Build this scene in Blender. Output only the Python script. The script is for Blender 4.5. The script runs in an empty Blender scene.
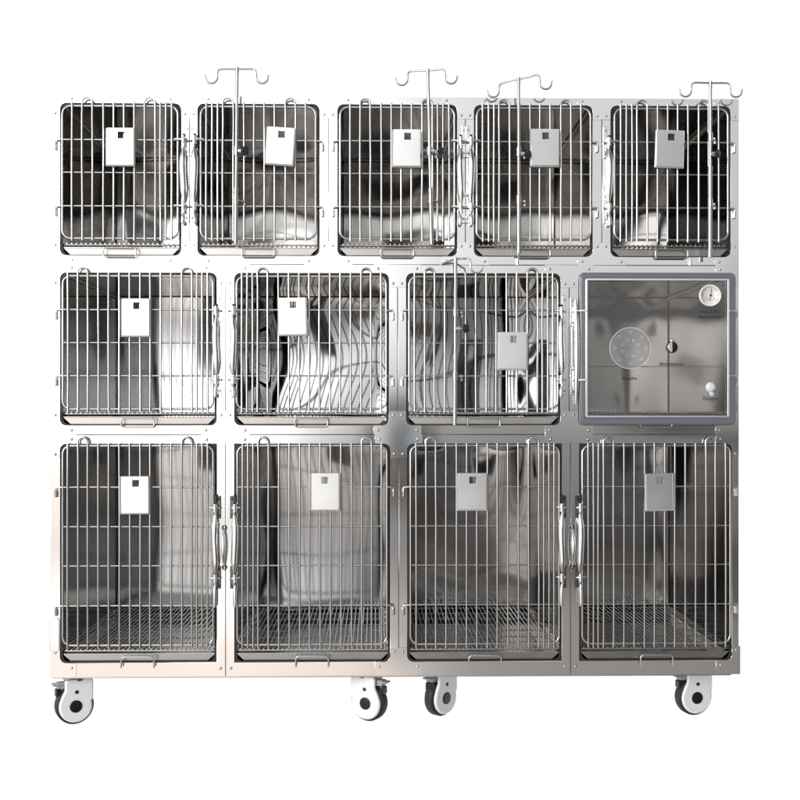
import bpy, math, random
from mathutils import Vector, Matrix
PI = math.pi
sc = bpy.context.scene
COL = sc.collection
random.seed(7)

# ------------------------------------------------------------ camera
S = 0.0026667                     # metres per photo pixel on the front plane of the cage bank
D = 3.146                         # camera distance
TH = math.radians(1.2)            # the camera looks slightly to the right of square-on
F = (D / math.cos(TH)) / S        # focal length in photo pixels
HOR, GROUND = 413.0, 725.0
CX, CZ = -D * math.tan(TH), (GROUND - HOR) * S
cd = bpy.data.cameras.new('camera'); cam = bpy.data.objects.new('camera', cd); COL.objects.link(cam)
cam.location = (CX, -D, CZ); cam.rotation_euler = (PI/2, 0, -TH)
cd.sensor_width = 36; cd.lens = F * 36 / 800; cd.shift_y = (HOR - 400) / 800
cd.clip_start = 0.05; cd.clip_end = 100
sc.camera = cam

def P(px, py, Y=0.0):
    """where the sight line through a measured photo point meets the plane y = Y"""
    r, u = (px - 400) / F, (HOR - py) / F
    dx, dy = math.sin(TH) + r*math.cos(TH), math.cos(TH) - r*math.sin(TH)
    t = (Y + D) / dy
    return Vector((CX + dx*t, Y, CZ + u*t))
def X(px): return P(px, 400).x
def Z(py, px=400): return P(px, py).z

# ------------------------------------------------------------ world: a white studio, darker towards the room behind the camera
w = bpy.data.worlds.new('World'); sc.world = w; w.use_nodes = True
nt = w.node_tree; N = nt.nodes; Lk = nt.links; N.clear()
out = N.new('ShaderNodeOutputWorld'); bg = N.new('ShaderNodeBackground'); Lk.new(bg.outputs[0], out.inputs[0])
tc = N.new('ShaderNodeTexCoord'); sep = N.new('ShaderNodeSeparateXYZ'); Lk.new(tc.outputs['Generated'], sep.inputs[0])
def maprange(src, a, b, c=0, d=1):
    m = N.new('ShaderNodeMapRange'); m.interpolation_type = 'SMOOTHSTEP'
    for i, v in zip((1, 2, 3, 4), (a, b, c, d)): m.inputs[i].default_value = v
    Lk.new(src, m.inputs[0]); return m.outputs[0]
def ramp(src, stops):
    m = N.new('ShaderNodeMapRange'); m.inputs[1].default_value = -1; m.inputs[2].default_value = 1
    Lk.new(src, m.inputs[0])
    r = N.new('ShaderNodeValToRGB'); e = r.color_ramp.elements
    while len(e) < len(stops): e.new(0.5)
    for el, (p, c) in zip(e, stops):
        el.position = (p + 1) / 2; el.color = (*(c if isinstance(c, tuple) else (c, c, c)), 1)
    Lk.new(m.outputs[0], r.inputs[0]); return r.outputs[0]
def mix(a, b, fac=None, mode='MIX'):
    m = N.new('ShaderNodeMix'); m.data_type = 'RGBA'; m.blend_type = mode
    if fac is None: m.inputs[0].default_value = 1
    else: Lk.new(fac, m.inputs[0])
    for s, i in ((a, 6), (b, 7)):
        if isinstance(s, tuple): m.inputs[i].default_value = (*s, 1)
        else: Lk.new(s, m.inputs[i])
    return m.outputs[2]
# the room in front of the cages: big window on the left, dim on the right, darker floor and ceiling
az = ramp(sep.outputs[0], [(-1, .25), (-.8, .9), (-.3, 5.6), (-.12, 5.2), (-.04, 2.9), (.005, 1.7), (.05, 1.25), (.12, (1.05, 1.045, 1.04)), (.27, (.92, .91, .90)), (.42, (.12, .115, .11)), (1, .2)])
el = ramp(sep.outputs[2], [(-1, .06), (-.45, (.06, .056, .053)), (-.26, (.42, .395, .375)), (-.17, (.42, .395, .375)), (-.10, (.23, .223, .22)), (-.02, .38), (.06, .74), (.13, 1), (.272, 1), (.30, .12), (.6, .12), (1, .3)])
room = mix(az, el, None, 'MULTIPLY')
def blob(room, x, z, rx, rz, col, amt):
    cmb = N.new('ShaderNodeCombineXYZ')
    for k, (o, c0, r0) in enumerate(((0, x, rx), (2, z, rz))):
        a = N.new('ShaderNodeMath'); a.operation = 'SUBTRACT'; a.inputs[1].default_value = c0; Lk.new(sep.outputs[o], a.inputs[0])
        b = N.new('ShaderNodeMath'); b.operation = 'DIVIDE'; b.inputs[1].default_value = r0; Lk.new(a.outputs[0], b.inputs[0])
        Lk.new(b.outputs[0], cmb.inputs[k])
    ln = N.new('ShaderNodeVectorMath'); ln.operation = 'LENGTH'; Lk.new(cmb.outputs[0], ln.inputs[0])
    return mix(room, col, maprange(ln.outputs['Value'], .55, 1.15, amt, 0))
room = blob(room, .022, -.035, .028, .05, (.10, .075, .065), .85)       # the photographer
room = blob(room, .035, -.012, .012, .008, (.35, .55, .68), .8)
room = blob(room, .32, -.125, .22, .035, (.03, .027, .025), .45)         # dark patch added low on the right to dim the reflections there
room = blob(room, .27, -.018, .085, .016, (.05, .045, .04), .7)         # dark patch added for a dark streak in the right-hand rails
room = blob(room, -.20, -.222, .26, .05, (1.32, 1.16, 1.06), .85)       # warm patch added low on the left, tinting the bottom rail
room = blob(room, -.30, -.09, .055, .075, (1.46, 1.24, 1.10), .85)      # warm patch added to tint the lower left frame peach
front = maprange(sep.outputs[1], -.45, -.02, 1, 0)
bgc = mix((1.04, 1.04, 1.04), room, front)
Lk.new(bgc, bg.inputs[0]); bg.inputs[1].default_value = 1.0

# added key softbox at the front left, out of view (its own soft reflection sits in the steel)
ld = bpy.data.lights.new('added_key_softbox', 'AREA'); ld.shape = 'RECTANGLE'; ld.size = 1.6; ld.size_y = 2.2
ld.energy = 170; ld.color = (1, .985, .96)
lo = bpy.data.objects.new('added_key_softbox', ld); COL.objects.link(lo); lo.location = (-3.6, -3.4, 1.9)
lo.rotation_euler = (Vector((0, 0, .9)) - Vector(lo.location)).to_track_quat('-Z', 'Y').to_euler()
sc.view_settings.view_transform = 'Standard'; sc.view_settings.look = 'None'
sc.view_settings.exposure = 0; sc.view_settings.gamma = 1
sc.cycles.max_bounces = 10; sc.cycles.glossy_bounces = 8; sc.cycles.transparent_max_bounces = 12
sc.render.film_transparent = False

# ------------------------------------------------------------ materials
def steel(name, base, rough, warp=0.0, wscale=2.0, brush=0.0, stretch=(1, 1, 1), smudge=.06, fine=0):
    m = bpy.data.materials.new(name); m.use_nodes = True
    t = m.node_tree; n = t.nodes; l = t.links
    b = n['Principled BSDF']; b.inputs['Metallic'].default_value = 1
    b.inputs['Base Color'].default_value = (*base, 1)
    c = n.new('ShaderNodeTexCoord')
    mp = n.new('ShaderNodeMapping'); mp.inputs['Scale'].default_value = (3, 3, 160); l.new(c.outputs['Object'], mp.inputs[0])
    ns = n.new('ShaderNodeTexNoise'); ns.inputs['Scale'].default_value = 6; ns.inputs['Detail'].default_value = 4
    l.new(mp.outputs[0], ns.inputs[0])
    n2 = n.new('ShaderNodeTexNoise'); n2.inputs['Scale'].default_value = 5; n2.inputs['Detail'].default_value = 5
    l.new(c.outputs['Object'], n2.inputs[0])
    r1 = n.new('ShaderNodeMapRange'); r1.inputs[1].default_value = .3; r1.inputs[2].default_value = .7
    r1.inputs[3].default_value = max(.01, rough - smudge); r1.inputs[4].default_value = rough + smudge
    l.new(n2.outputs[0], r1.inputs[0]); l.new(r1.outputs[0], b.inputs['Roughness'])
    nrm = None
    if warp:
        mw = n.new('ShaderNodeMapping'); mw.inputs['Scale'].default_value = stretch; l.new(c.outputs['Object'], mw.inputs[0])
        nw = n.new('ShaderNodeTexNoise'); nw.inputs['Scale'].default_value = wscale; nw.inputs['Detail'].default_value = fine
        l.new(mw.outputs[0], nw.inputs[0])
        bp = n.new('ShaderNodeBump'); bp.inputs['Strength'].default_value = 1; bp.inputs['Distance'].default_value = warp
        l.new(nw.outputs[0], bp.inputs['Height']); nrm = bp.outputs[0]
    if brush:
        bb = n.new('ShaderNodeBump'); bb.inputs['Strength'].default_value = 1; bb.inputs['Distance'].default_value = brush
        l.new(ns.outputs[0], bb.inputs['Height'])
        if nrm: l.new(nrm, bb.inputs['Normal'])
        nrm = bb.outputs[0]
    if nrm: l.new(nrm, b.inputs['Normal'])
    return m
def plain(name, col, rough=.5, metal=0, spec=.5, coat=0, noise=.0):
    m = bpy.data.materials.new(name); m.use_nodes = True
    t = m.node_tree; n = t.nodes; l = t.links; b = n['Principled BSDF']
    b.inputs['Base Color'].default_value = (*col, 1); b.inputs['Roughness'].default_value = rough
    b.inputs['Metallic'].default_value = metal; b.inputs['Specular IOR Level'].default_value = spec
    b.inputs['Coat Weight'].default_value = coat
    c = n.new('ShaderNodeTexCoord'); ns = n.new('ShaderNodeTexNoise'); ns.inputs['Scale'].default_value = 60
    l.new(c.outputs['Object'], ns.inputs[0])
    r = n.new('ShaderNodeMapRange'); r.inputs[3].default_value = rough*.85; r.inputs[4].default_value = min(1, rough*1.15)
    l.new(ns.outputs[0], r.inputs[0]); l.new(r.outputs[0], b.inputs['Roughness'])
    return m
M = {}
M['face'] = steel('brushed_face_steel', (.66, .655, .65), .05, .0035, 2.4, .0000004, smudge=.03)
M['gusset'] = steel('gusset_steel', (.68, .675, .67), .06, .002, 5, smudge=.03)
M['wire'] = steel('wire_steel', (.52, .517, .512), .27)
M['pole'] = steel('satin_pole_steel', (.50, .50, .498), .36)
M['chrome'] = steel('bright_chrome', (.82, .82, .82), .24, smudge=.03)
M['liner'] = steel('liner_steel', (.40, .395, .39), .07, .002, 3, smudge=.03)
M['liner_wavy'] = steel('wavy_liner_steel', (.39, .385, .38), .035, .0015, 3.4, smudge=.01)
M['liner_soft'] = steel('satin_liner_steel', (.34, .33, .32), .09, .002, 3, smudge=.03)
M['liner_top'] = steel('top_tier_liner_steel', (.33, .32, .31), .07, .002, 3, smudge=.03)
M['liner_lighter'] = steel('lighter_liner_steel', (.46, .455, .45), .07, .002, 3.5, smudge=.02)
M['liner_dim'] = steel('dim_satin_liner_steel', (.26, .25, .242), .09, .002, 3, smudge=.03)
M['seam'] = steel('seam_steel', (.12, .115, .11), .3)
M['tray'] = steel('tray_steel', (.58, .57, .56), .28, .003, 5)
M['card'] = steel('card_holder_steel', (.66, .657, .654), .27, .002, 8)
M['grate'] = steel('grate_steel', (.5, .49, .48), .3)
M['dark'] = plain('black_plastic', (.012, .012, .013), .35)
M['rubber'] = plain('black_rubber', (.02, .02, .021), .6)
M['shell'] = plain('white_nylon', (.86, .865, .88), .32)
M['tyreside'] = plain('grey_tyre_side', (.35, .35, .36), .5)
M['gasket'] = plain('grey_violet_gasket', (.16, .16, .195), .22)
M['ink'] = plain('black_ink', (.03, .03, .03), .5)
M['white'] = plain('white_enamel', (.85, .85, .85), .4)
M['red'] = plain('red_needle', (.5, .03, .03), .4)
M['frost'] = plain('frosted_plastic', (.72, .74, .76), .35)
def clear(name, tint, gloss, dust=.24):
    m = bpy.data.materials.new(name); m.use_nodes = True; t = m.node_tree; n = t.nodes; l = t.links; n.clear()
    o = n.new('ShaderNodeOutputMaterial'); tr = n.new('ShaderNodeBsdfTransparent'); g = n.new('ShaderNodeBsdfGlossy')
    tr.inputs[0].default_value = (*tint, 1); g.inputs['Roughness'].default_value = .03
    fr = n.new('ShaderNodeFresnel'); fr.inputs[0].default_value = gloss
    mx = n.new('ShaderNodeMixShader'); l.new(fr.outputs[0], mx.inputs[0]); l.new(tr.outputs[0], mx.inputs[1]); l.new(g.outputs[0], mx.inputs[2])
    df = n.new('ShaderNodeBsdfDiffuse'); df.inputs[0].default_value = (.6, .6, .6, 1); m2 = n.new('ShaderNodeMixShader'); m2.inputs[0].default_value = dust
    l.new(mx.outputs[0], m2.inputs[1]); l.new(df.outputs[0], m2.inputs[2])
    l.new(m2.outputs[0], o.inputs[0]); return m
M['acrylic'] = clear('clear_acrylic', (.93, .925, .92), 1.5, .045)
M['acrylic2'] = clear('breathing_disc_acrylic', (.86, .87, .87), 1.6)

# ------------------------------------------------------------ mesh helpers
class MB:
    def __init__(s): s.v = []; s.f = []; s.m = []; s.s = []
    def add(s, vs, fs, mi=0, sm=True):
        o = len(s.v); s.v += [tuple(v) for v in vs]
        for f in fs: s.f.append(tuple(i + o for i in f)); s.m.append(mi); s.s.append(sm)
    def tube(s, pts, r, n=8, closed=False, mi=0, flat=1.0):
        pts = [Vector(p) for p in pts]; k = len(pts)
        R = r if isinstance(r, (list, tuple)) else [r]*k
        vs = []; up = None
        for i, p in enumerate(pts):
            if closed: a, b = pts[i-1], pts[(i+1) % k]
            else: a, b = pts[max(0, i-1)], pts[min(k-1, i+1)]
            t = (b - a).normalized()
            if up is None:
                up = Vector((0, 1, 0)) if abs(t.y) < .9 else Vector((1, 0, 0))
            up = (up - t*up.dot(t)).normalized(); sd = t.cross(up)
            for j in range(n):
                q = 2*PI*j/n
                vs.append(p + up*math.cos(q)*R[i]*flat + sd*math.sin(q)*R[i])
        fs = []
        for i in range(k if closed else k-1):
            for j in range(n):
                a, b = i*n + j, i*n + (j+1) % n; c, d = ((i+1) % k)*n + (j+1) % n, ((i+1) % k)*n + j
                fs.append((a, b, c, d))
        s.add(vs, fs, mi)
        if not closed:
            s.add(vs[:n], [tuple(range(n))[::-1]], mi, False); s.add(vs[-n:], [tuple(range(n))], mi, False)
    def box(s, x0, x1, y0, y1, z0, z1, mi=0):
        vs = [(x, y, z) for x in (x0, x1) for y in (y0, y1) for z in (z0, z1)]
        s.add(vs, [(0,1,3,2), (4,6,7,5), (0,4,5,1), (2,3,7,6), (0,2,6,4), (1,5,7,3)], mi, False)
    def lathe(s, c, axis, prof, n=20, mi=0):
        """prof: (distance along axis, radius)"""
        axis = Vector(axis).normalized(); c = Vector(c)
        u = axis.orthogonal().normalized(); v = axis.cross(u); vs = []; fs = []
        for d, r in prof:
            for j in range(n):
                q = 2*PI*j/n; vs.append(c + axis*d + (u*math.cos(q) + v*math.sin(q))*r)
        for i in range(len(prof)-1):
            for j in range(n): fs.append((i*n+j, i*n+(j+1) % n, (i+1)*n+(j+1) % n, (i+1)*n+j))
        s.add(vs, fs, mi)
        s.add(vs[:n], [tuple(range(n))[::-1]], mi, False); s.add(vs[-n:], [tuple(range(n))], mi, False)
    def build(s, name, mats, parent=None, bevel=0):
        me = bpy.data.meshes.new(name); me.from_pydata(s.v, [], s.f)
        for m in (mats if isinstance(mats, (list, tuple)) else [mats]): me.materials.append(m)
        me.polygons.foreach_set('material_index', s.m); me.polygons.foreach_set('use_smooth', s.s)
        me.update()
        o = bpy.data.objects.new(name, me); COL.objects.link(o)
        if parent: o.parent = parent
        if bevel:
            b = o.modifiers.new('bevel', 'BEVEL'); b.width = bevel; b.segments = 2; b.limit_method = 'ANGLE'
        return o
def rrect(x0, x1, z0, z1, r, n=5):
    pts = []
    for cx, cz, a in ((x1-r, z1-r, 0), (x0+r, z1-r, 90), (x0+r, z0+r, 180), (x1-r, z0+r, 270)):
        for i in range(n+1):
            q = math.radians(a + 90*i/n); pts.append((cx + r*math.cos(q), cz + r*math.sin(q)))
    return pts
def plate_mesh(loops, thick, bevel):
    """a flat sheet outlined by 2-D loops (later loops are holes), front face at y=0, with rounded edges"""
    cu = bpy.data.curves.new('c', 'CURVE'); cu.dimensions = '2D'; cu.fill_mode = 'BOTH'
    cu.extrude = max(0, thick/2 - bevel); cu.bevel_depth = bevel; cu.bevel_resolution = 1
    for lp in loops:
        sp = cu.splines.new('POLY'); sp.points.add(len(lp)-1); sp.use_cyclic_u = True
        for p, q in zip(sp.points, lp): p.co = (q[0], q[1], 0, 1)
    ob = bpy.data.objects.new('c', cu); COL.objects.link(ob)
    me = bpy.data.meshes.new_from_object(ob.evaluated_get(bpy.context.evaluated_depsgraph_get()))
    bpy.data.objects.remove(ob); bpy.data.curves.remove(cu)
    me.transform(Matrix.Rotation(PI/2, 4, 'X')); me.transform(Matrix.Translation((0, thick/2, 0)))
    return me
def plate(name, loops, thick, bevel, mat, parent=None, y=0.0, extra=None, mats=None):
    me = plate_mesh(loops, thick, bevel); me.transform(Matrix.Translation((0, y, 0)))
    me.materials.clear(); me.materials.append(mat)
    o = bpy.data.objects.new(name, me); COL.objects.link(o)
    if extra:
        o2 = extra.build('x', mat); import bmesh
        bm = bmesh.new(); bm.from_mesh(me); bm.from_mesh(o2.data); bm.to_mesh(me); bm.free()
        bpy.data.objects.remove(o2)
    if parent: o.parent = parent
    return o
def dome(mb, x, z, y, r=.0034, mi=0):
    mb.lathe((x, y, z), (0, -1, 0), [(0, r*1.15), (r*.35, r), (r*.6, r*.72), (r*.75, r*.3)], 10, mi)
def empty(name, loc=(0, 0, 0), rz=0, parent=None):
    o = bpy.data.objects.new(name, None); COL.objects.link(o); o.location = loc; o.rotation_euler = (0, 0, rz)
    o.empty_display_size = .05
    if parent: o.parent = parent
    return o
def tag(o, label, cat=None, group=None):
    o['label'] = label
    if cat: o['category'] = cat
    if group: o['group'] = group
    return o

# ------------------------------------------------------------ the bank of cages
bank = empty('cage_bank', (0, 0, 0))
tag(bank, 'stainless steel veterinary cage bank of thirteen cages in three rows on white casters', 'cage bank')
XL, XR = X(51), X(738.5)
ROWS = [  # row top, row bottom, opening top, opening bottom (photo pixels at mid width)
    (97.5, 264.3, 104.5, 256.5), (265.2, 434.1, 273, 425.5), (435.0, 675.5, 443.5, 661.8)]
def Z0(py): return (GROUND - py) * S
# openings: left, right in photo pixels; latch side (+1 right, -1 left)
CELLS = [
    (0, 60, 181.5, 1), (0, 197.3, 319.7, -1), (0, 337.3, 457.2, 1), (0, 473.8, 592.7, -1), (0, 610.3, 730.6, -1),
    (1, 60, 217, 1), (1, 234.2, 389, -1), (1, 406, 560.5, 1), (1, 578, 731.5, -1),
    (2, 60, 217, 1), (2, 234.2, 390.3, -1), (2, 407, 562, 1), (2, 579, 732, -1)]
SEAMS = [[189.5, 328.3, 465.4, 601.8], [225.6, 397.6, 569.2], [225.6, 398.6, 570.5]]
liners = ['liner_top', 'liner_top', 'liner_top', 'liner_top', 'liner_top', 'liner_lighter', 'liner_wavy', 'liner_wavy', 'liner_soft',
          'liner_lighter', 'liner_lighter', 'liner_dim', 'liner_dim']  # liner tones differ so each cage's light and shade sits in the steel
PLACE = ['top row leftmost cage', 'top row second cage', 'top row middle cage', 'top row fourth cage', 'top row rightmost cage',
         'middle row leftmost cage', 'middle row second cage', 'middle row third cage', 'cage with the clear acrylic door',
         'bottom row leftmost tall cage', 'bottom row second tall cage', 'bottom row third tall cage', 'bottom row rightmost tall cage']
G = .0012    # half the gap between neighbouring front frames
DEPTH = .695
def bowed_back(i, a0, a1, c0, c1, Y1):
    """thin sheet that has oil-canned: one broad bow plus shallow buckles, as pressed sheet does"""
    rnd = random.Random(100 + i); nx, nz = 56, 56; W, H = a1 - a0, c1 - c0
    vert = i in (5, 6, 7, 9, 10)                    # bowed top to bottom, else bowed side to side
    sag = (.6 * H*H/8 if vert else .62 * W*W/8) * rnd.uniform(.85, 1.15)
    if i in (9, 10): sag *= .35
    if i == 8: sag *= .15
    amp = {6: .0019, 7: .0020}.get(i, .0012)
    comp = []; tw = []; vs = []; fs = []
    for k in range(4):
        comp.append((rnd.uniform(.4, 1.3), rnd.uniform(.3, .9)*rnd.choice((-1, 1)), rnd.uniform(0, 6.3), rnd.uniform(.4, 1)))
        tw.append((rnd.uniform(.5, 1.15 if i in (6, 7) else 1.7), rnd.uniform(0, 6.3), rnd.uniform(.4, 1)))
    amp = {6: .0010, 7: .0012}.get(i, .0007)
    ta = {5: .020, 6: .013, 7: .012, 8: .010, 9: .010, 10: .012, 11: .022, 12: .018}.get(i, .02)
    for a in range(nz + 1):
        for b in range(nx + 1):
            u, v = b/nx, a/nz; e = min(1, 12*min(u, 1-u, v, 1-v))
            hgt = sag*4*(v*(1-v) if vert else u*(1-u))
            hgt += e*amp*sum(cc*math.sin(2*PI*(fx*u + fz*v) + ph)/(abs(fx)+abs(fz)+.4) for fx, fz, ph, cc in comp)
            p_, q_, L_ = (u, v, W) if vert else (v, u, H)
            hgt += e*(p_ - .5)*L_*ta*sum(cc*math.sin(2*PI*f_*q_ + ph) for f_, ph, cc in tw)/1.6
            if i < 5: hgt += .065*H*v*v/2         # the top row's sheets also lean back towards the top
            vs.append((a0 + W*u, Y1 + max(hgt, -.012), c0 + H*v))
    for a in range(nz):
        for b in range(nx):
            o = a*(nx+1) + b; fs.append((o, o + 1, o + nx + 2, o + nx + 1))
    return vs, fs
for i, (row, l, r, side) in enumerate(CELLS):
    rt, rb, ot, ob_ = ROWS[row]
    k = [c for c in CELLS if c[0] == row].index(CELLS[i])
    sm = SEAMS[row]
    xl = XL if k == 0 else X(sm[k-1]) + G
    xr = XR if k == len(sm) else X(sm[k]) - G
    outer = [(xl, Z0(rb)), (xr, Z0(rb)), (xr, Z0(rt)), (xl, Z0(rt))]
    x0, x1, zt, zb = X(l), X(r), Z0(ot), Z0(ob_)
    hole = [(x0, zb), (x0, zt), (x1, zt), (x1, zb)]
    plate('front_frame', [outer, hole], .002, .0004, M['face'], bank)
    # folded return of the opening
    mb = MB()
    e = .0035; a0, a1, c0, c1 = x0 - e, x1 + e, zb - .004, zt + .004
    # interior box, seen from inside; a sheet with thickness
    t = .0015; Y0, Y1 = .0062, DEPTH
    Y2 = Y1 + .03
    mb.box(a0 - t, a0, Y0, Y2, c0, c1); mb.box(a1, a1 + t, Y0, Y2, c0, c1)
    mb.box(a0, a1, Y0, Y2, c1, c1 + t); mb.box(a0, a1, Y0, Y2, c0 - t, c0)
    mb.add(*bowed_back(i, a0, a1, c0, c1, Y1))
    # black loop that puts in the shade around the mouth of the cage
    plate('mouth_shade_loop', [rrect(x0 - .003, x1 + .003, zb - .003, zt + .003, .006), rrect(x0 + .0062, x1 - .0062, zb + .0026, zt - .0062, .017)[::-1]], .0028, .0006, M['rubber'], bank, y=.0026)
    # ledge the floor grate slides on
    zg = {0: 245.5, 1: 414.5, 2: 651.0}[row]
    for sx in (-1, 1):
        xx = a0 if sx < 0 else a1
        mb.box(min(xx, xx - sx*.014), max(xx, xx - sx*.014), Y0 + .03, Y1, Z0(zg) - .0035, Z0(zg) - .002)
    c = mb.build('compartment', M[liners[i]], bank)
    # folded seams: bright beads under the ceiling, dark sealed corners at the back
    for sx, xx in ((1, a0), (-1, a1)):
        fb = MB(); fb.tube([(xx + sx*.004, .03, c1 - .004), (xx + sx*.004, Y1 - .004, c1 - .004)], .005, 8); fb.build('corner_bead', M['tray'], c)
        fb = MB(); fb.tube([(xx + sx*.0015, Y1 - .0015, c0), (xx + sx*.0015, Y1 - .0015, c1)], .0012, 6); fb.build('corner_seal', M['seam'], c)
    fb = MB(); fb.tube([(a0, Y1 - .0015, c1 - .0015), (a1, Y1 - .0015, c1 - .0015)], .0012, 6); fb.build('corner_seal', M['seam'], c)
    if i == 8:
        fb = MB(); fb.box(a0 + .003, a1 - .003, Y1 - .0012, Y1 + .004, Z0(356.5), Z0(355.5)); fb.build('panel_seam', M['seam'], c)
# outer shell
mb = MB()
t = .002
mb.box(XL - .001, XL + t, .0022, DEPTH + .037, Z0(675.5), Z0(97.5)); mb.box(XR - t, XR + .001, .0022, DEPTH + .037, Z0(675.5), Z0(97.5))
mb.box(XL + t, XR - t, .0022, DEPTH + .037, Z0(97.5) - t, Z0(97.5)); mb.box(XL + t, XR - t, .0022, DEPTH + .037, Z0(675.5), Z0(675.5) + t)
mb.box(XL + t, XR - t, DEPTH + .033, DEPTH + .037, Z0(675.5) + t, Z0(97.5) - t)
mb.build('outer_shell', M['face'], bank)
mb = MB(); mb.box(XL + .003, XR - .02, .003, DEPTH, Z0(677.2), Z0(675.6)); mb.build('base_lip', M['grate'], bank, bevel=.0005)

# gussets with rivets
RG = .0175
def gusset(cx, xa, xb, zrow, zo, down, wl, wr, stem=.038, riv=True, label=None):
    """T or L plate. xa/xb: stem edges (None = outer edge); zrow: row edge, zo: opening edge; down=-1 stem goes down"""
    s = down; y = -.0013
    pts = []
    if xa is None: pts += [(cx, zrow)]           # L at the left outer edge (cx)
    else: pts += [(xa - wl, zrow)]
    if xb is None: pts += [(cx, zrow), (cx, zo + s*stem)]
    else:
        pts += [(xb + wr, zrow), (xb + wr, zo)]
        for j in range(7):
            q = PI/2*j/6
            pts.append((xb + RG - RG*math.sin(q), zo + s*(RG - RG*math.cos(q))))
        pts.append((xb, zo + s*stem))
    if xa is None: pts += [(cx, zo + s*stem)]
    else:
        pts.append((xa, zo + s*stem))
        for j in range(7):
            q = PI/2*j/6
            pts.append((xa - RG + RG*math.cos(q), zo + s*(RG - RG*math.sin(q))))
        pts.append((xa - wl, zo))
    cl = []
    for p in pts:
        if not cl or (Vector(p) - Vector(cl[-1])).length > 1e-5: cl.append(p)
    rv = MB(); zr = zo + (.0115 if s < 0 else -.0125); zs = zo + s*.028
    if xa is not None: dome(rv, xa - wl + .012, zr, y)
    if xb is not None: dome(rv, xb + wr - .012, zr, y)
    if xa is not None and xb is not None:
        m_ = (xa + xb)/2
        dome(rv, m_ - .0115, zs, y); dome(rv, m_ + .0115, zs, y)
    elif xa is None: dome(rv, (cx + xb)/2, zs, y)
    else: dome(rv, (cx + xa)/2, zs, y)
    return plate('corner_gusset', [cl], .0016, .0004, M['gusset'], bank, y=y, extra=rv)
for row in range(3):
    cs = [c for c in CELLS if c[0] == row]; rt, rb, ot, ob_ = ROWS[row]
    for j in range(len(cs)+1):
        if row == 2 and j in (1, 3): continue
        for (zr, zo, dn) in ((Z0(rt), Z0(ot), -1), (Z0(rb), Z0(ob_), 1)):
            if row < 2 and dn == 1: zr = Z0(264.72 if row == 0 else (443.2 if j in (1, 3) else 434.52))
            if row > 0 and dn == -1: zr = Z0(264.78 if row == 1 else 434.58)
            if j == 0: gusset(XL, None, X(cs[0][1]), zr, zo, dn, 0, .043)
            elif j == len(cs): gusset(XR + (.004 if row == 2 and dn == 1 else 0), X(cs[-1][2]), None, zr, zo, dn, .043, 0)
            else: gusset(0, X(cs[j-1][2]), X(cs[j][1]), zr, zo, dn, .041, .041)
# lone rivets on the two plain bottom posts and the hidden seams between the tiers
for x in (220.6, 231, 565, 575.6):
    rv = MB(); dome(rv, X(x), Z0(667.5), -.0003, .0036); rv.build('rivet', M['wire'], bank)
for x in (207, 245, 550.5, 588):
    rv = MB(); dome(rv, X(x), Z0(439.6), -.0013); rv.build('rivet', M['wire'], bank)
# small corner guard low on the left post
plate('corner_guard', [rrect(X(50.2), X(59.2), Z0(650), Z0(617), .006)], .003, .0012, M['gusset'], bank, y=-.0032)
# locating pins hanging from the seam of the top tier
for px in (517.5, 690.5):
    mb = MB(); p = P(px, 258.5, -.006); mb.tube([p, p + Vector((0, 0, -.018))], .0032, 10)
    mb.tube([p + Vector((0, .006, -.003)), p + Vector((0, -.002, -.003))], .0045, 10)
    mb.build('locating_pin', M['tray'], bank)

# ------------------------------------------------------------ wire doors
q = S
W_TOP = [-47, -37, -27, -16.2, -6, 4, 14.2, 24.5, 35, 40, 45.5, 51.3]
W_BIG = [-69, -59, -49.3, -39, -28.6, -18.3, -8, 2.4, 12.2, 22.6, 33, 43.5, 53.6, 58.6, 63.8, 69]
TPL = {  # frame half width, frame top/bottom, wires, wire top/bottom, horizontals, loop pairs, loop top, latch x, hook x
    0: dict(hw=57, ft=108.4, fb=239.6, w=W_TOP, wt=104.3, wb=242.0, h=[141.8, 174.2, 207.5], loops=[(1, 2), (7, 8)], lt=100.4, lx=63.0, hk=[0, 2], hx=63.2,
            cat=[141.8, 207.5]),
    1: dict(hw=74.3, ft=277, fb=409, w=W_BIG, wt=273.5, wb=412.2, h=[310.4, 343.2, 376], loops=[(1, 2), (11, 12)], lt=268.8, lx=77.6, hk=[0, 2], hx=80.5,
            cat=[311.0, 379.5]),
    2: dict(hw=74.3, ft=445.6, fb=643.5, w=W_BIG, wt=443.2, wb=647, h=[486.6, 525.8, 564.8, 604.4], loops=[(1, 2), (11, 12)], lt=437.3, lx=76.7, hk=[0, 3], hx=80.5,
            cat=[507, 576.8])}
def wobble(mb, x0, z0, x1, z1, y, r, amp=.0007):
    n = 7; a = random.uniform(-amp, amp); b = random.uniform(-amp*.4, amp*.4); ph = random.uniform(0, 6)
    pts = []
    for i in range(n):
        f = i/(n-1); d = a*math.sin(PI*f) + b*math.sin(2*PI*f + ph)*math.sin(PI*f)
        if abs(x1-x0) < abs(z1-z0): pts.append((x0 + (x1-x0)*f + d, y, z0 + (z1-z0)*f))
        else: pts.append((x0 + (x1-x0)*f, y, z0 + (z1-z0)*f + d))
    mb.tube(pts, r, 7)
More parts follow.
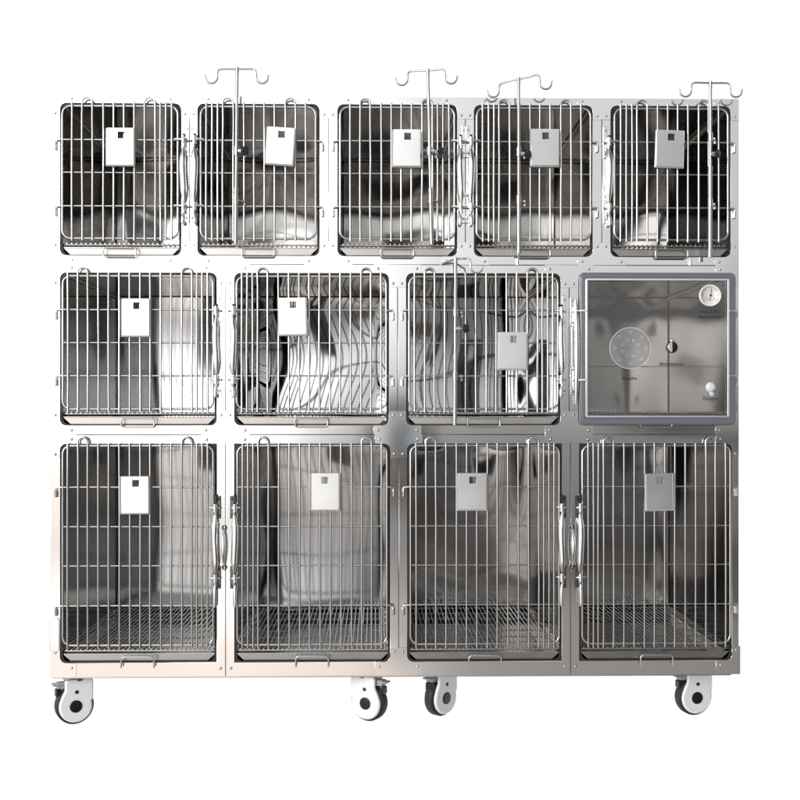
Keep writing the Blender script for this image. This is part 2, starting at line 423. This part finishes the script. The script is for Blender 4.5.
def make_door(i, row, l, r, side):
    T = TPL[row]; cxm = (X(l) + X(r))/2; y = -.0075
    d = MB(); yv = y - .0054
    hw = T['hw']*q
    fr = rrect(cxm - hw, cxm + hw, Z0(T['fb']), Z0(T['ft']), .0215, 6)
    d.tube([(a, y, b) for a, b in fr], .0032, 8, closed=True)
    ws = [cxm + side*w_*q for w_ in T['w']]
    lp = [j for p_ in T['loops'] for j in p_]
    for j, x in enumerate(ws):
        if j in lp: continue
        wobble(d, x, Z0(T['wt']), x + random.uniform(-.0008, .0008), Z0(T['wb']), yv, .0029)
    for a, b in T['loops']:
        xa, xb = ws[a], ws[b]; m_ = (xa + xb)/2; rr = abs(xb - xa)/2; sg = 1 if xb > xa else -1
        zc = Z0(T['lt']) - rr
        pts = [(xa, yv, Z0(T['wb']))] + [(xa + random.uniform(-.0008, .0008), yv, Z0(T['wb'])*(1-f) + zc*f) for f in (.3, .6, .9)] + [(xa, yv, zc)]
        pts += [(m_ - sg*rr*math.cos(PI*k/10), yv, zc + rr*math.sin(PI*k/10)) for k in range(1, 10)]
        pts += [(xb, yv, zc)] + [(xb + random.uniform(-.0008, .0008), yv, Z0(T['wb'])*(1-f) + zc*f) for f in (.9, .6, .3)] + [(xb, yv, Z0(T['wb']))]
        d.tube(pts, .0029, 8)
    # second bottom rail lies just inside the frame
    for j, h in enumerate(T['h']):
        z = Z0(h)
        xe = cxm - side*hw; xl_ = cxm + side*hw
        if j in T['hk']:
            xe = cxm - side*T['hx']*q
            pts = [(xl_, y - .0002, z)] + [(xl_ + (xe - xl_)*f, y - .0002, z + random.uniform(-.0003, .0003)) for f in (.2, .4, .6, .8, .96)]
            pts += [(xe - side*.001, y - .0005, z - .0016), (xe - side*.002, y, z - .006), (xe - side*.002, y, z - .026)]
            d.tube(pts, .0025, 8)
        else:
            wobble(d, xe, z, xl_, z, y + .0002, .0023, .0004)
    door = d.build('cage_door', M['wire'], bank)
    # hinge keepers: the folded sheet slots the hooks drop into
    for j in T['hk']:
        z = Z0(T['h'][j]); x = cxm - side*(T['hx'] + .7)*q
        kb = MB(); kb.box(x - .0042, x + .0042, -.0075, -.0003, z - .027, z - .009)
        kb.build('hinge_keeper', M['gusset'], door, bevel=.0015)
    # latch: two riveted brackets, two pins and the bowed lift rod
    lx = cxm + side*T['lx']*q; c0, c1 = Z0(T['cat'][0]), Z0(T['cat'][1])
    big = row == 2
    for c_ in (c0, c1):
        kb = MB(); bx = lx + side*.0085; hh = .042 if not big else .03
        kb.box(bx - .0052, bx + .0052, -.0045, -.0014, c_ - hh, c_ + hh)
        dome(kb, bx, c_ + hh*.75, -.0045, .003); dome(kb, bx, c_ - hh*.72, -.0045, .003)
        kb.build('latch_bracket', M['seam'] if big else M['gusset'], door, bevel=.001)  # darker steel on tall doors puts a dark reflection into the colour
        kb = MB()
        xs = cxm + side*(T['hw'] - 3)*q
        kb.tube([(xs, yv - .003, c_ + .001), (lx - side*.006, yv - .004, c_), (lx + side*.004, yv - .006, c_ - .001), (lx + side*.013, -.006, c_ - .0012)], [.0026, .0026, .0034, .0026], 8)
        kb.tube([(lx, yv - .002, c_ + .010), (lx, yv - .002, c_ - .012)], .0062, 12)
        kb.tube([(lx + side*.002, yv - .004, c_ - .012), (lx + side*.001, yv - .003, c_ - .019)], .0042, 10)
        kb.build('latch_catch', M['chrome'], door)
        kb = MB()
        kb.box(lx - .0035, lx + .0045, yv - .004, -.0016, c_ - .0165, c_ - .0125)
        kb.build('latch_dark_block', M['dark'], door, bevel=.001); kb = MB(); kb.box(lx - .003, lx + .004, yv - .003, -.0016, c_ + .0125, c_ + (.034 if big else .017))
        kb.build('latch_dark_block', M['dark'], door, bevel=.001)  # black blocks; the upper ones on tall doors put in shade above the catches
    kb = MB(); top, bot = c0 - .019, c1 + .012
    ys = yv - .003
    n = 16; pts = []; rr = []
    for k in range(n+1):
        f = k/n; b = math.sin(PI*f)
        pts.append((lx - side*(.0022*math.sin(PI*f)**1.2 - .0012 + .0012*math.sin(2*PI*f)), ys - .002*b, top*(1-f) + bot*f)); rr.append(.0036 + .0054*min(1, b*1.9))
    kb.tube(pts, rr, 12, flat=.75)
    e0 = c1 - .019; ln = .058 if big else .03
    kb.tube([(lx, ys, e0), (lx - side*.001, ys, e0 - ln*.3), (lx - side*.0015, ys, e0 - ln*.8), (lx - side*.001, ys, e0 - ln)], [.003, .0052, .006, .0045], 10)
    kb.build('latch_rod', M['chrome'], door)
    return door
for i, (row, l, r, side) in enumerate(CELLS):
    if i == 8: continue
    make_door(i, row, l, r, side)

# pull handles between the paired tall doors
for px in (224.6, 571.8):
    mb = MB(); z0, z1 = Z0(566), Z0(528); x = X(px); n = 14; pts = []; rr = []
    for k in range(n+1):
        f = k/n; pts.append((x, -.006 - .018*math.sin(PI*f)**.5, z0*(1-f) + z1*f)); rr.append(.0028 + .0032*math.sin(PI*f))
    mb.tube(pts, rr, 12)
    for z in (z0 - .002, z1 + .002):
        mb.lathe((x, -.0002, z), (0, -1, 0), [(0, .0075), (.002, .0075), (.006, .004), (.008, .002)], 14)
    mb.build('pull_handle', M['chrome'], bank)

# ------------------------------------------------------------ clear door of the fourth cage in the middle row
cd_ = MB()
x0, x1, z0, z1 = X(578.3) + .0055, X(734.2) - .0055, Z0(425.2) + .0055, Z0(272.6) - .0055
gas = plate('clear_door', [rrect(x0, x1, z0, z1, .008), rrect(X(584.8) - .005, X(726.8) + .005, Z0(417.0) - .005, Z0(279.3) + .005, .006)[::-1]], .016, .0055, M['gasket'], bank, y=-.018)
gas['label'] = 'clear acrylic door in a grey violet rubber frame'
plate('door_channel', [rrect(X(584.5), X(727.1), Z0(417.3), Z0(279.0), .003), rrect(X(586.1), X(725.5), Z0(415.7), Z0(280.6), .002)[::-1]], .006, .0008, M['chrome'], gas, y=-.0215)
mb = MB(); mb.box(X(586.5), X(724.8), -.0135, -.0095, Z0(415.2), Z0(281)); pane = mb.build('acrylic_pane', M['acrylic'], gas)
yp = -.0142
# breathing disc with three rings of holes
cx, cz = X(629), Z0(348.3) ; R = 20.6*S
loops = [[(cx + R*math.cos(2*PI*k/48), cz + R*math.sin(2*PI*k/48)) for k in range(48)]]
hol = [(0, 0)] + [(8.2, 45*k + 22) for k in range(8)] + [(15.8, 45*k) for k in range(8)]
for rr, a in hol:
    hx, hz = cx + rr*S*math.cos(math.radians(a)), cz + rr*S*math.sin(math.radians(a))
    loops.append([(hx + .0032*math.cos(-2*PI*k/12), hz + .0032*math.sin(-2*PI*k/12)) for k in range(12)])
plate('breathing_disc', loops, .003, .0006, M['acrylic2'], gas, y=-.0175)
mb = MB()
for rr, a in hol[1:]:
    hx, hz = cx + rr*S*math.cos(math.radians(a)), cz + rr*S*math.sin(math.radians(a))
    mb.tube([(hx + .0034*math.cos(2*PI*k/12), -.0182, hz + .0034*math.sin(2*PI*k/12)) for k in range(12)], .0006, 5, closed=True)
mb.tube([(cx + R*math.cos(2*PI*k/48), -.0172, cz + R*math.sin(2*PI*k/48)) for k in range(48)], .0009, 6, closed=True)
mb.build('vent_hole_rims', M['frost'], gas)
# spray port with a half turned shutter
mb = MB(); c = (X(670.5), -.0142, Z0(347.2))
mb.lathe(c, (0, -1, 0), [(0, .0155), (.003, .0155), (.005, .013), (.0052, .006)], 28, 0)
mb.build('spray_port', M['dark'], gas)
mb = MB(); n = 14
a = math.radians(100); pts = []
vs = [(c[0], -.0205, c[2])]
half = [(c[0] - .0132*math.cos(t_) , c[2] + .0132*math.sin(t_)) for t_ in [math.radians(-82 + 164*k/n) for k in range(n+1)]]
plate('port_shutter', [[(p[0] + .001, p[1]) for p in half]], .002, .0006, M['chrome'], gas, y=-.0215)
mb = MB(); dome(mb, c[0] + .000, c[2] + .0165, -.0145, .005); dome(mb, c[0] + .002, c[2] - .0145, -.0145, .003)
mb.build('port_screws', M['chrome'], gas)
# thermometer dial
mb = MB(); tx, tz, tr = X(708.3), Z0(295.5), .0292
mb.lathe((tx, yp, tz), (0, -1, 0), [(0, tr), (.006, tr), (.0085, tr*.97), (.0085, tr*.9), (.0065, tr*.88), (.0064, .001)], 40, 0)
for k in range(25):
    a = math.radians(-130 + 260*k/24 + 90); r0, r1 = (tr*.66, tr*.8) if k % 4 == 0 else (tr*.73, tr*.8)
    ca, sa = math.cos(a), math.sin(a)
    mb.tube([(tx + r0*ca, yp - .0067, tz + r0*sa), (tx + r1*ca, yp - .0067, tz + r1*sa)], .00045 if k % 4 else .0007, 4, mi=1)
for k in range(9):
    a = math.radians(215 + 110*k/8); ca, sa = math.cos(a), math.sin(a)
    mb.tube([(tx + tr*.38*ca, yp - .0067, tz + tr*.38*sa), (tx + tr*.48*ca, yp - .0067, tz + tr*.48*sa)], .0006, 4, mi=2)
mb.tube([(tx, yp - .0085, tz), (tx + .002, yp - .0085, tz + tr*.62)], .0007, 5, mi=1)
mb.tube([(tx, yp - .009, tz), (tx - .004, yp - .009, tz - tr*.4)], .0008, 5, mi=2)
mb.lathe((tx, yp - .006, tz), (0, -1, 0), [(0, .0028), (.004, .0025), (.0045, .001)], 12, 1)
mb.build('thermometer', [M['white'], M['ink'], M['red']], gas)
# oxygen inlet
mb = MB(); ox, oz = X(709), Z0(387.2)
mb.lathe((ox, yp, oz), (0, -1, 0), [(0, .0135), (.003, .0135), (.005, .011), (.012, .009), (.013, .006)], 24)
mb.lathe((ox + .003, yp, oz - .018), (0, -1, 0), [(0, .0062), (.004, .0062), (.007, .004)], 16)
mb.box(ox - .003, ox + .007, yp - .003, yp, oz - .018, oz)
mb.build('oxygen_inlet', M['frost'], gas)
def text(s, px, py, h, par, mat):
    cu = bpy.data.curves.new('t', 'FONT'); cu.body = s; cu.size = h; cu.align_x = 'CENTER'; cu.align_y = 'CENTER'; cu.extrude = .0002; cu.offset = .0002
    ob = bpy.data.objects.new('t', cu); COL.objects.link(ob)
    me = bpy.data.meshes.new_from_object(ob.evaluated_get(bpy.context.evaluated_depsgraph_get()))
    bpy.data.objects.remove(ob); bpy.data.curves.remove(cu)
    me.materials.clear(); me.materials.append(mat)
    o = bpy.data.objects.new('lettering', me); COL.objects.link(o); o.rotation_euler = (PI/2, 0, 0)
    o.location = (X(px), -.0139, Z0(py)); o.parent = par
    return o
text('Breathe', 628.5, 378.5, .0128, gas, M['ink']); text('Atomization', 670, 364, .0130, gas, M['ink'])
text('Wet & dry', 708.5, 311.6, .0122, gas, M['ink']); text('thermometer', 708.5, 316.8, .0113, gas, M['ink'])
text('Oxygen', 709, 398.5, .0130, gas, M['ink'])
# hinge rod on the left and catches on the right
mb = MB(); hx = X(575)
pts = []; rr = []
for k in range(17):
    f = k/16; b = math.sin(PI*f); pts.append((hx + .002*b, -.012 - .004*b, Z0(404)*(1-f) + Z0(300)*f)); rr.append(.003 + .005*min(1, b*1.5))
mb.tube(pts, rr, 12); mb.build('latch_rod', M['chrome'], gas)
for py in (311, 380):
    mb = MB(); mb.tube([(X(571), -.007, Z0(py)), (X(578), -.019, Z0(py)), (X(585), -.0205, Z0(py))], .0028, 8)
    mb.tube([(hx, -.013, Z0(py) + .011), (hx, -.013, Z0(py) - .011)], .006, 10); mb.build('latch_catch', M['chrome'], gas)
    mb = MB(); mb.box(X(571.5) - .004, X(571.5) + .004, -.0045, -.0014, Z0(py) - .04, Z0(py) + .036)
    dome(mb, X(571.5), Z0(py) + .028, -.0045, .003); dome(mb, X(571.5), Z0(py) - .03, -.0045, .003); mb.build('latch_bracket', M['gusset'], gas, bevel=.001)
for py in (311, 376):
    mb = MB(); mb.tube([(X(727), -.02, Z0(py)), (X(733.5), -.02, Z0(py)), (X(735.6), -.015, Z0(py + .8)), (X(735.8), -.012, Z0(py + 9))], .0026, 8)
    mb.build('door_catch', M['chrome'], gas)

# ------------------------------------------------------------ casters
def make_caster(px, Y, mirror, yaw, first=None):
    x = P(px, 700, Y).x
    root = empty('caster', (x, Y, .0505), yaw, bank)
    s = mirror            # the fork block leans to +x for s=1
    R1 = .0392
    prof = []
    for k in range(0, 25):
        a = math.radians(-150 - 0 + 0) if False else math.radians(165 + 215*k/24)
        prof.append((s*R1*math.cos(a), R1*math.sin(a)))
    prof += [(s*.042, .018), (s*.042, .0645), (s*.036, .0700), (s*-.018, .0700), (s*-.024, .0645), (s*-.024, .042), (s*-.032, .026)]
    if s < 0: prof = prof[::-1]
    for yy in (-.0235, .0155):
        pl = plate('caster_cover', [prof], .011, .0045, M['shell'], root, y=yy)
    mb = MB(); mb.lathe((0, -.0125, 0), (0, 1, 0), [(0, .042), (.001, .0490), (.004, .0505), (.023, .0505), (.027, .049), (.0275, .042)], 48)
    mb.build('wheel', M['rubber'], root)
    mb = MB(); mb.box(min(s*-.018, s*.0435), max(s*-.018, s*.0435), -.0125, .0125, .0515, .0725)
    mb.box(min(s*.022, s*.0435), max(s*.022, s*.0435), -.0125, .0125, .028, .0515); mb.build('fork_bridge', M['shell'], root, bevel=.002)
    mb = MB(); mb.lathe((0, -.0232, 0), (0, -1, 0), [(0, .0168), (.0012, .0165), (.0016, .0145), (.0018, .004)], 28)
    mb.lathe((s*.002, -.0232, .038), (0, -1, 0), [(0, .005), (.0012, .005), (.0016, .002)], 16)
    mb.build('hub_cap', M['dark'], root)
    # swivel plate reaching up to the bank
    zt = Z0(677.2) - .0505
    mb = MB(); mb.lathe((s*.012, 0, .066), (0, 0, 1), [(0, .024), (.004, .026), (zt - .066 - .0025, .026)], 24)
    mb.box(s*.012 - .045, s*.012 + .045, -.035, .035, zt - .0028, zt - .0003); mb.build('swivel_plate', M['grate'], root, bevel=.0008)
    # brake pedal
    mb = MB()
    mb.box(min(s*-.058, s*-.030), max(s*-.058, s*-.030), -.014, .014, .056, .061)
    mb.box(min(s*-.046, s*-.026), max(s*-.046, s*-.026), -.012, .012, .048, .064)
    mb.build('brake_pedal', M['tyreside'], root, bevel=.002)
    mb = MB(); mb.box(min(s*-.050, s*-.034), max(s*-.050, s*-.034), -.011, .011, .026, .047); mb.build('brake_shoe', M['dark'], root, bevel=.003)
    return root
for (px, Y, s, yaw, lb) in ((74.2, .035, 1, .45, 'caster under the left end of the bottom rail'), (369.3, .05, -1, -.5, 'caster with its tyre turned to the right under the rail middle'),
                        (440.2, .10, 1, .8, 'caster turned partly away under the third tall cage'), (693.2, .095, 1, .22, 'caster facing square on under the right end')):
    make_caster(px, Y, s, yaw)['label'] = 'white ' + lb

# ------------------------------------------------------------ things that lift out: floor grates, trays
for i, (row, l, r, side) in enumerate(CELLS):
    x0, x1 = X(l) - .001, X(r) + .001; cxm = (x0 + x1)/2
    zg = Z0({0: 245.0, 1: 413.8, 2: 650.5}[row])
    g = MB(); w2 = (x1 - x0)/2 - .003
    n = int(2*w2/.0124)
    for k in range(n+1):
        x = -w2 + 2*w2*k/n
        g.tube([(x, .012, 0), (x, .68, 0)], .0019, 6)
    for y in [.014] + [.09 + .0985*k for k in range(6)] + [.678]:
        g.tube([(-w2, y, -.0032), (w2, y, -.0032)], .0026 if y in (.014, .678) else .0022, 6)
    o = g.build('floor_grate', M['grate']); o.location = (cxm, 0, zg + .003)
    tag(o, 'steel rod floor grate inside the ' + PLACE[i], 'floor grate', 'rod grates forming the cage floors')
    # tray
    tr = empty('drip_tray', (cxm, .02, Z0(ROWS[row][3]) + .0008))
    H = Z0({0: 248.3, 1: 417.3, 2: 653.6}[row]) - Z0(ROWS[row][3]) - .001
    wt, wb = w2 - .004, w2 - .026
    t = MB(); Lb = .60
    O = [(-wt, -.012, H), (wt, -.012, H), (wt, Lb, H), (-wt, Lb, H), (-wb, -.0095, 0), (wb, -.0095, 0), (wb, Lb - .015, 0), (-wb, Lb - .015, 0)]
    I = [(a*.985, b + (.004 if b < .1 else -.004), c + (.0015 if c == 0 else 0)) for a, b, c in O]
    t.add(O + I, [(0, 4, 5, 1), (1, 5, 6, 2), (2, 6, 7, 3), (3, 7, 4, 0), (4, 7, 6, 5), (8, 9, 13, 12), (9, 10, 14, 13), (10, 11, 15, 14), (11, 8, 12, 15), (12, 13, 14, 15),
                 (0, 1, 9, 8), (1, 2, 10, 9), (2, 3, 11, 10), (3, 0, 8, 11)], sm=False)
    t.box(-wt, wt, -.0135, -.006, H + .0002, H + .0022)
    t.build('tray_pan', M['tray'], tr, bevel=.0006)
    h = MB(); hw = 16.2*S; y = -.034
    if row < 2:
        zt_, zb_ = H - .002, H - .0255
        h.tube([(a, y, b) for a, b in rrect(-hw, hw, zb_, zt_, .007)], .0021, 8, closed=True)
        h.box(-hw*.88, hw*.88, y + .002, -.0135, zt_ - .0012, zt_ + .0006)
    else:
        zt_, zb_ = H - .003, H - .032
        h.tube([(-hw, y, zb_), (-hw, y, zt_ - .009)] + [(-hw + .009 - .009*math.cos(PI/2*k/4), y, zt_ - .009 + .009*math.sin(PI/2*k/4)) for k in range(1, 5)] +
               [(hw - .009 + .009*math.sin(PI/2*k/4), y, zt_ - .009 + .009*math.cos(PI/2*k/4)) for k in range(0, 5)] + [(hw, y, zb_)], .0023, 8)
        h.box(-hw*.9, hw*.9, y + .002, -.0135, zt_ - .0012, zt_ + .0006)
    h.build('tray_handle', M['wire'], tr)
    tag(tr, 'shallow steel drip tray under the floor of the ' + PLACE[i], 'tray', 'slide-out drip trays with wire handles')

# ------------------------------------------------------------ card holders
CARDS = [(120.3, 147, 0), (280, 146.3, 3.6), (406.7, 148.3, 0), (544.7, 147.8, 0), (669.7, 149, 1.8),
         (135.8, 317.7, 0), (292.4, 316.6, -1.2), (512, 350.9, 0), None, (135, 495.2, -.3), (325.2, 492, 0), (471.8, 491.8, 0), (659.2, 492, -1.4)]
pl_me = None
for i, c in enumerate(CARDS):
    if not c: continue
    px, py, rot = c
    root = empty('card_holder', P(px, py, -.0268)); root.rotation_euler = (0, math.radians(rot), 0)
    w2, h2 = 14.6*S, 18.9*S; b = .004
    hx, hz = (0.9 if i not in (10,) else -.5)*S, h2 - 7.2*S
    o = plate('pocket', [rrect(-w2 + b, w2 - b, -h2 + b, h2 - .001, .0012, 2), [(hx - .0092, hz - .0092), (hx - .0092, hz + .0092), (hx + .0092, hz + .0092), (hx + .0092, hz - .0092)]],
              .0012, .0003, M['card'], root, y=-.003)
    m = MB()
    t = .0012
    # folded, chamfered edges left, right and below
    for sx in (-1, 1):
        a, e = sx*(w2 - b - .0005), sx*w2
        m.add([(a, -.0028, -h2 + b), (e, .001, -h2), (e, .001, h2 - .001), (a, -.0028, h2 - .001), (a, -.0012, -h2 + b), (e - sx*t, .0022, -h2 + t), (e - sx*t, .0022, h2 - .001), (a, -.0012, h2 - .001)],
              [(0, 1, 2, 3), (4, 7, 6, 5), (3, 2, 6, 7), (0, 4, 5, 1)], sm=False)
        m.box(min(e, e - sx*t), max(e, e - sx*t), .001, .008, -h2, h2 - .001)
    m.add([(-w2 + b, -.0028, -h2 + b), (w2 - b, -.0028, -h2 + b), (w2, .001, -h2), (-w2, .001, -h2)], [(0, 3, 2, 1)], sm=False)
    m.box(-w2, w2, .001, .008, -h2, -h2 + t)
    for sx in (-.5, .5):     # hanging hooks over the wires
        m.box(sx*w2 - .003, sx*w2 + .003, .0076, .0088, h2 - .014, h2 - .002)
    m.build('folded_rim', M['card'], root)
    tag(root, ['bright white card holder', 'tilted white card holder', 'card holder beside a drip stand', 'card holder beside the black knob', 'slightly tilted grey card holder',
               'bright white card holder', 'slightly tilted white card holder', 'low hung grey card holder', '', 'bright card holder', 'light grey card holder',
               'satin grey card holder', 'dark grey card holder'][i] + ' on the door of the ' + PLACE[i],
        'card holder', 'card holders hooked on the wire doors')

# ------------------------------------------------------------ drip stands
def stand(top, bot, bar, knob, clamp, mid, i, label, ybar=0.0, turn=0.0):
    Y = -.043; A, B = P(*top, Y), P(*bot, Y)
    root = empty('drip_stand', B); off = B
    def L(px, py, y=Y): return P(px, py, y) - off
    T = L(*top); Mm = T*(1-mid) if False else (T + (L(*bot) - T)*mid)
    m = MB(); m.tube([L(*bot), (L(*bot) + Mm)/2, Mm], .0053, 14)
    m.tube([Mm + Vector((0, 0, -.002)), Mm + Vector((0, 0, .010))], .0062, 14)
    m.build('lower_tube', M['pole'], root)
    m = MB(); m.tube([Mm + Vector((0, 0, .001)), T], .0041, 12); m.build('upper_rod', M['pole'], root)
    m = MB()
    (lx, ly), (rx, ry) = bar
    def arm(ex, ey, s):
        j = L(top[0], top[1]); e = L(ex, ey)
        dy = Vector((0, -s*turn, 0))
        pts = [j, j + (e - j)*.5 + dy*.5, e + dy + Vector((-s*.010, 0, 0)), e + dy + Vector((-s*.0025, 0, -.0022)), e + dy + Vector((0, 0, -.010)), e + dy + Vector((s*.001, 0, -.018))]
        c = e + dy + Vector((s*.016, 0, -.022)); r = .0155
        for k in range(0, 11):
            a = math.radians(180 + 190*k/10)
            pts.append(c + Vector((s*r*math.cos(a), 0, r*math.sin(a))))
        pts.append(c + Vector((s*(r + .0022), 0, .006)))
        m.tube(pts, [.0026]*(len(pts)-4) + [.0025, .0023, .002, .0015], 8)
    arm(lx, ly, -1); arm(rx, ry, 1)
    m.tube([L(*top) + Vector((0, 0, .004)), L(*top) + Vector((0, 0, -.012))], .0048, 12)
    m.build('hook_bar', M['pole'], root)
    kx, ky = knob; kp = L(kx, ky); px0 = L(top[0] + (bot[0]-top[0])*(ky-top[1])/(bot[1]-top[1]), ky)
    sgn = 1 if kp.x > px0.x else -1
    m = MB(); m.tube([px0, kp], .0024, 8); m.lathe(px0 + Vector((sgn*.004, 0, 0)), (sgn, 0, 0), [(0, .006), (.008, .006)], 12)
    m.build('clamp_screw', M['chrome'], root)
    m = MB(); n = 40; c = kp + Vector((0, 0, 0)); ax = Vector((sgn, -.8, 0)).normalized()
    u = ax.orthogonal().normalized(); v = ax.cross(u); vs = []; fs = []
    prof = [(-.004, .5), (-.001, .95), (.005, 1), (.008, .9), (.009, .45)]
    for d_, f_ in prof:
        for k in range(n):
            a = 2*PI*k/n; rr = (.0105 + .0016*math.cos(5*a))*f_; vs.append(c + ax*d_ + (u*math.cos(a) + v*math.sin(a))*rr)
    for a_ in range(len(prof)-1):
        for k in range(n): fs.append((a_*n+k, a_*n+(k+1) % n, (a_+1)*n+(k+1) % n, (a_+1)*n+k))
    fs += [tuple(range(n))[::-1], tuple(range((len(prof)-1)*n, len(prof)*n))]; m.add(vs, fs)
    m.build('knob', M['dark'], root)
    # bracket arms that clip the pole to the door wires
    for cy in clamp:
        m = MB(); p = L(top[0] + (bot[0]-top[0])*(cy-top[1])/(bot[1]-top[1]), cy)
        m.tube([p + Vector((0, 0, .011)), p + Vector((0, 0, -.011))], .0068, 14)
        m.tube([p, p + Vector((.008, .012, -.002)), p + Vector((.018, .026, -.004))], [.004, .004, .003], 8)
        m.tube([p + Vector((.018, .026, .004)), p + Vector((.0195, .027, -.012))], .0035, 8)
        m.build('pole_clip', M['wire'], root)
    tag(root, label, 'drip stand', 'drip stands with two hooks clipped to the cage doors')
stand((237.2, 69), (235.6, 244.5), ((217.6, 69), (256, 69)), (244, 151), (151, 199), .7, 0, 'two-hook drip stand on the door of the second cage in the top row, leftmost stand')
stand((428, 70.5), (431.6, 244.5), ((408, 69), (444.5, 71.5)), (440, 151), (151, 199), .7, 1, 'two-hook drip stand leaning slightly in front of the middle cage of the top row', turn=.02)
stand((518.7, 79), (518.8, 253.5), ((500, 81), (538.5, 77)), (526.8, 154), (152, 200), .7, 2, 'two-hook drip stand left of a card holder on the fourth top cage', turn=.02)
stand((710.5, 83), (710.0, 257.5), ((691.5, 82.5), (730, 83)), (716.5, 154), (137, 203), .5, 3, 'two-hook drip stand on the rightmost cage of the top row')
stand((455.6, 259), (454.8, 425), ((437, 263), (469, 261)), (465, 328.5), (312, 376), .6, 4, 'two-hook drip stand standing lower, in front of a wavy middle-row cage', turn=.05)
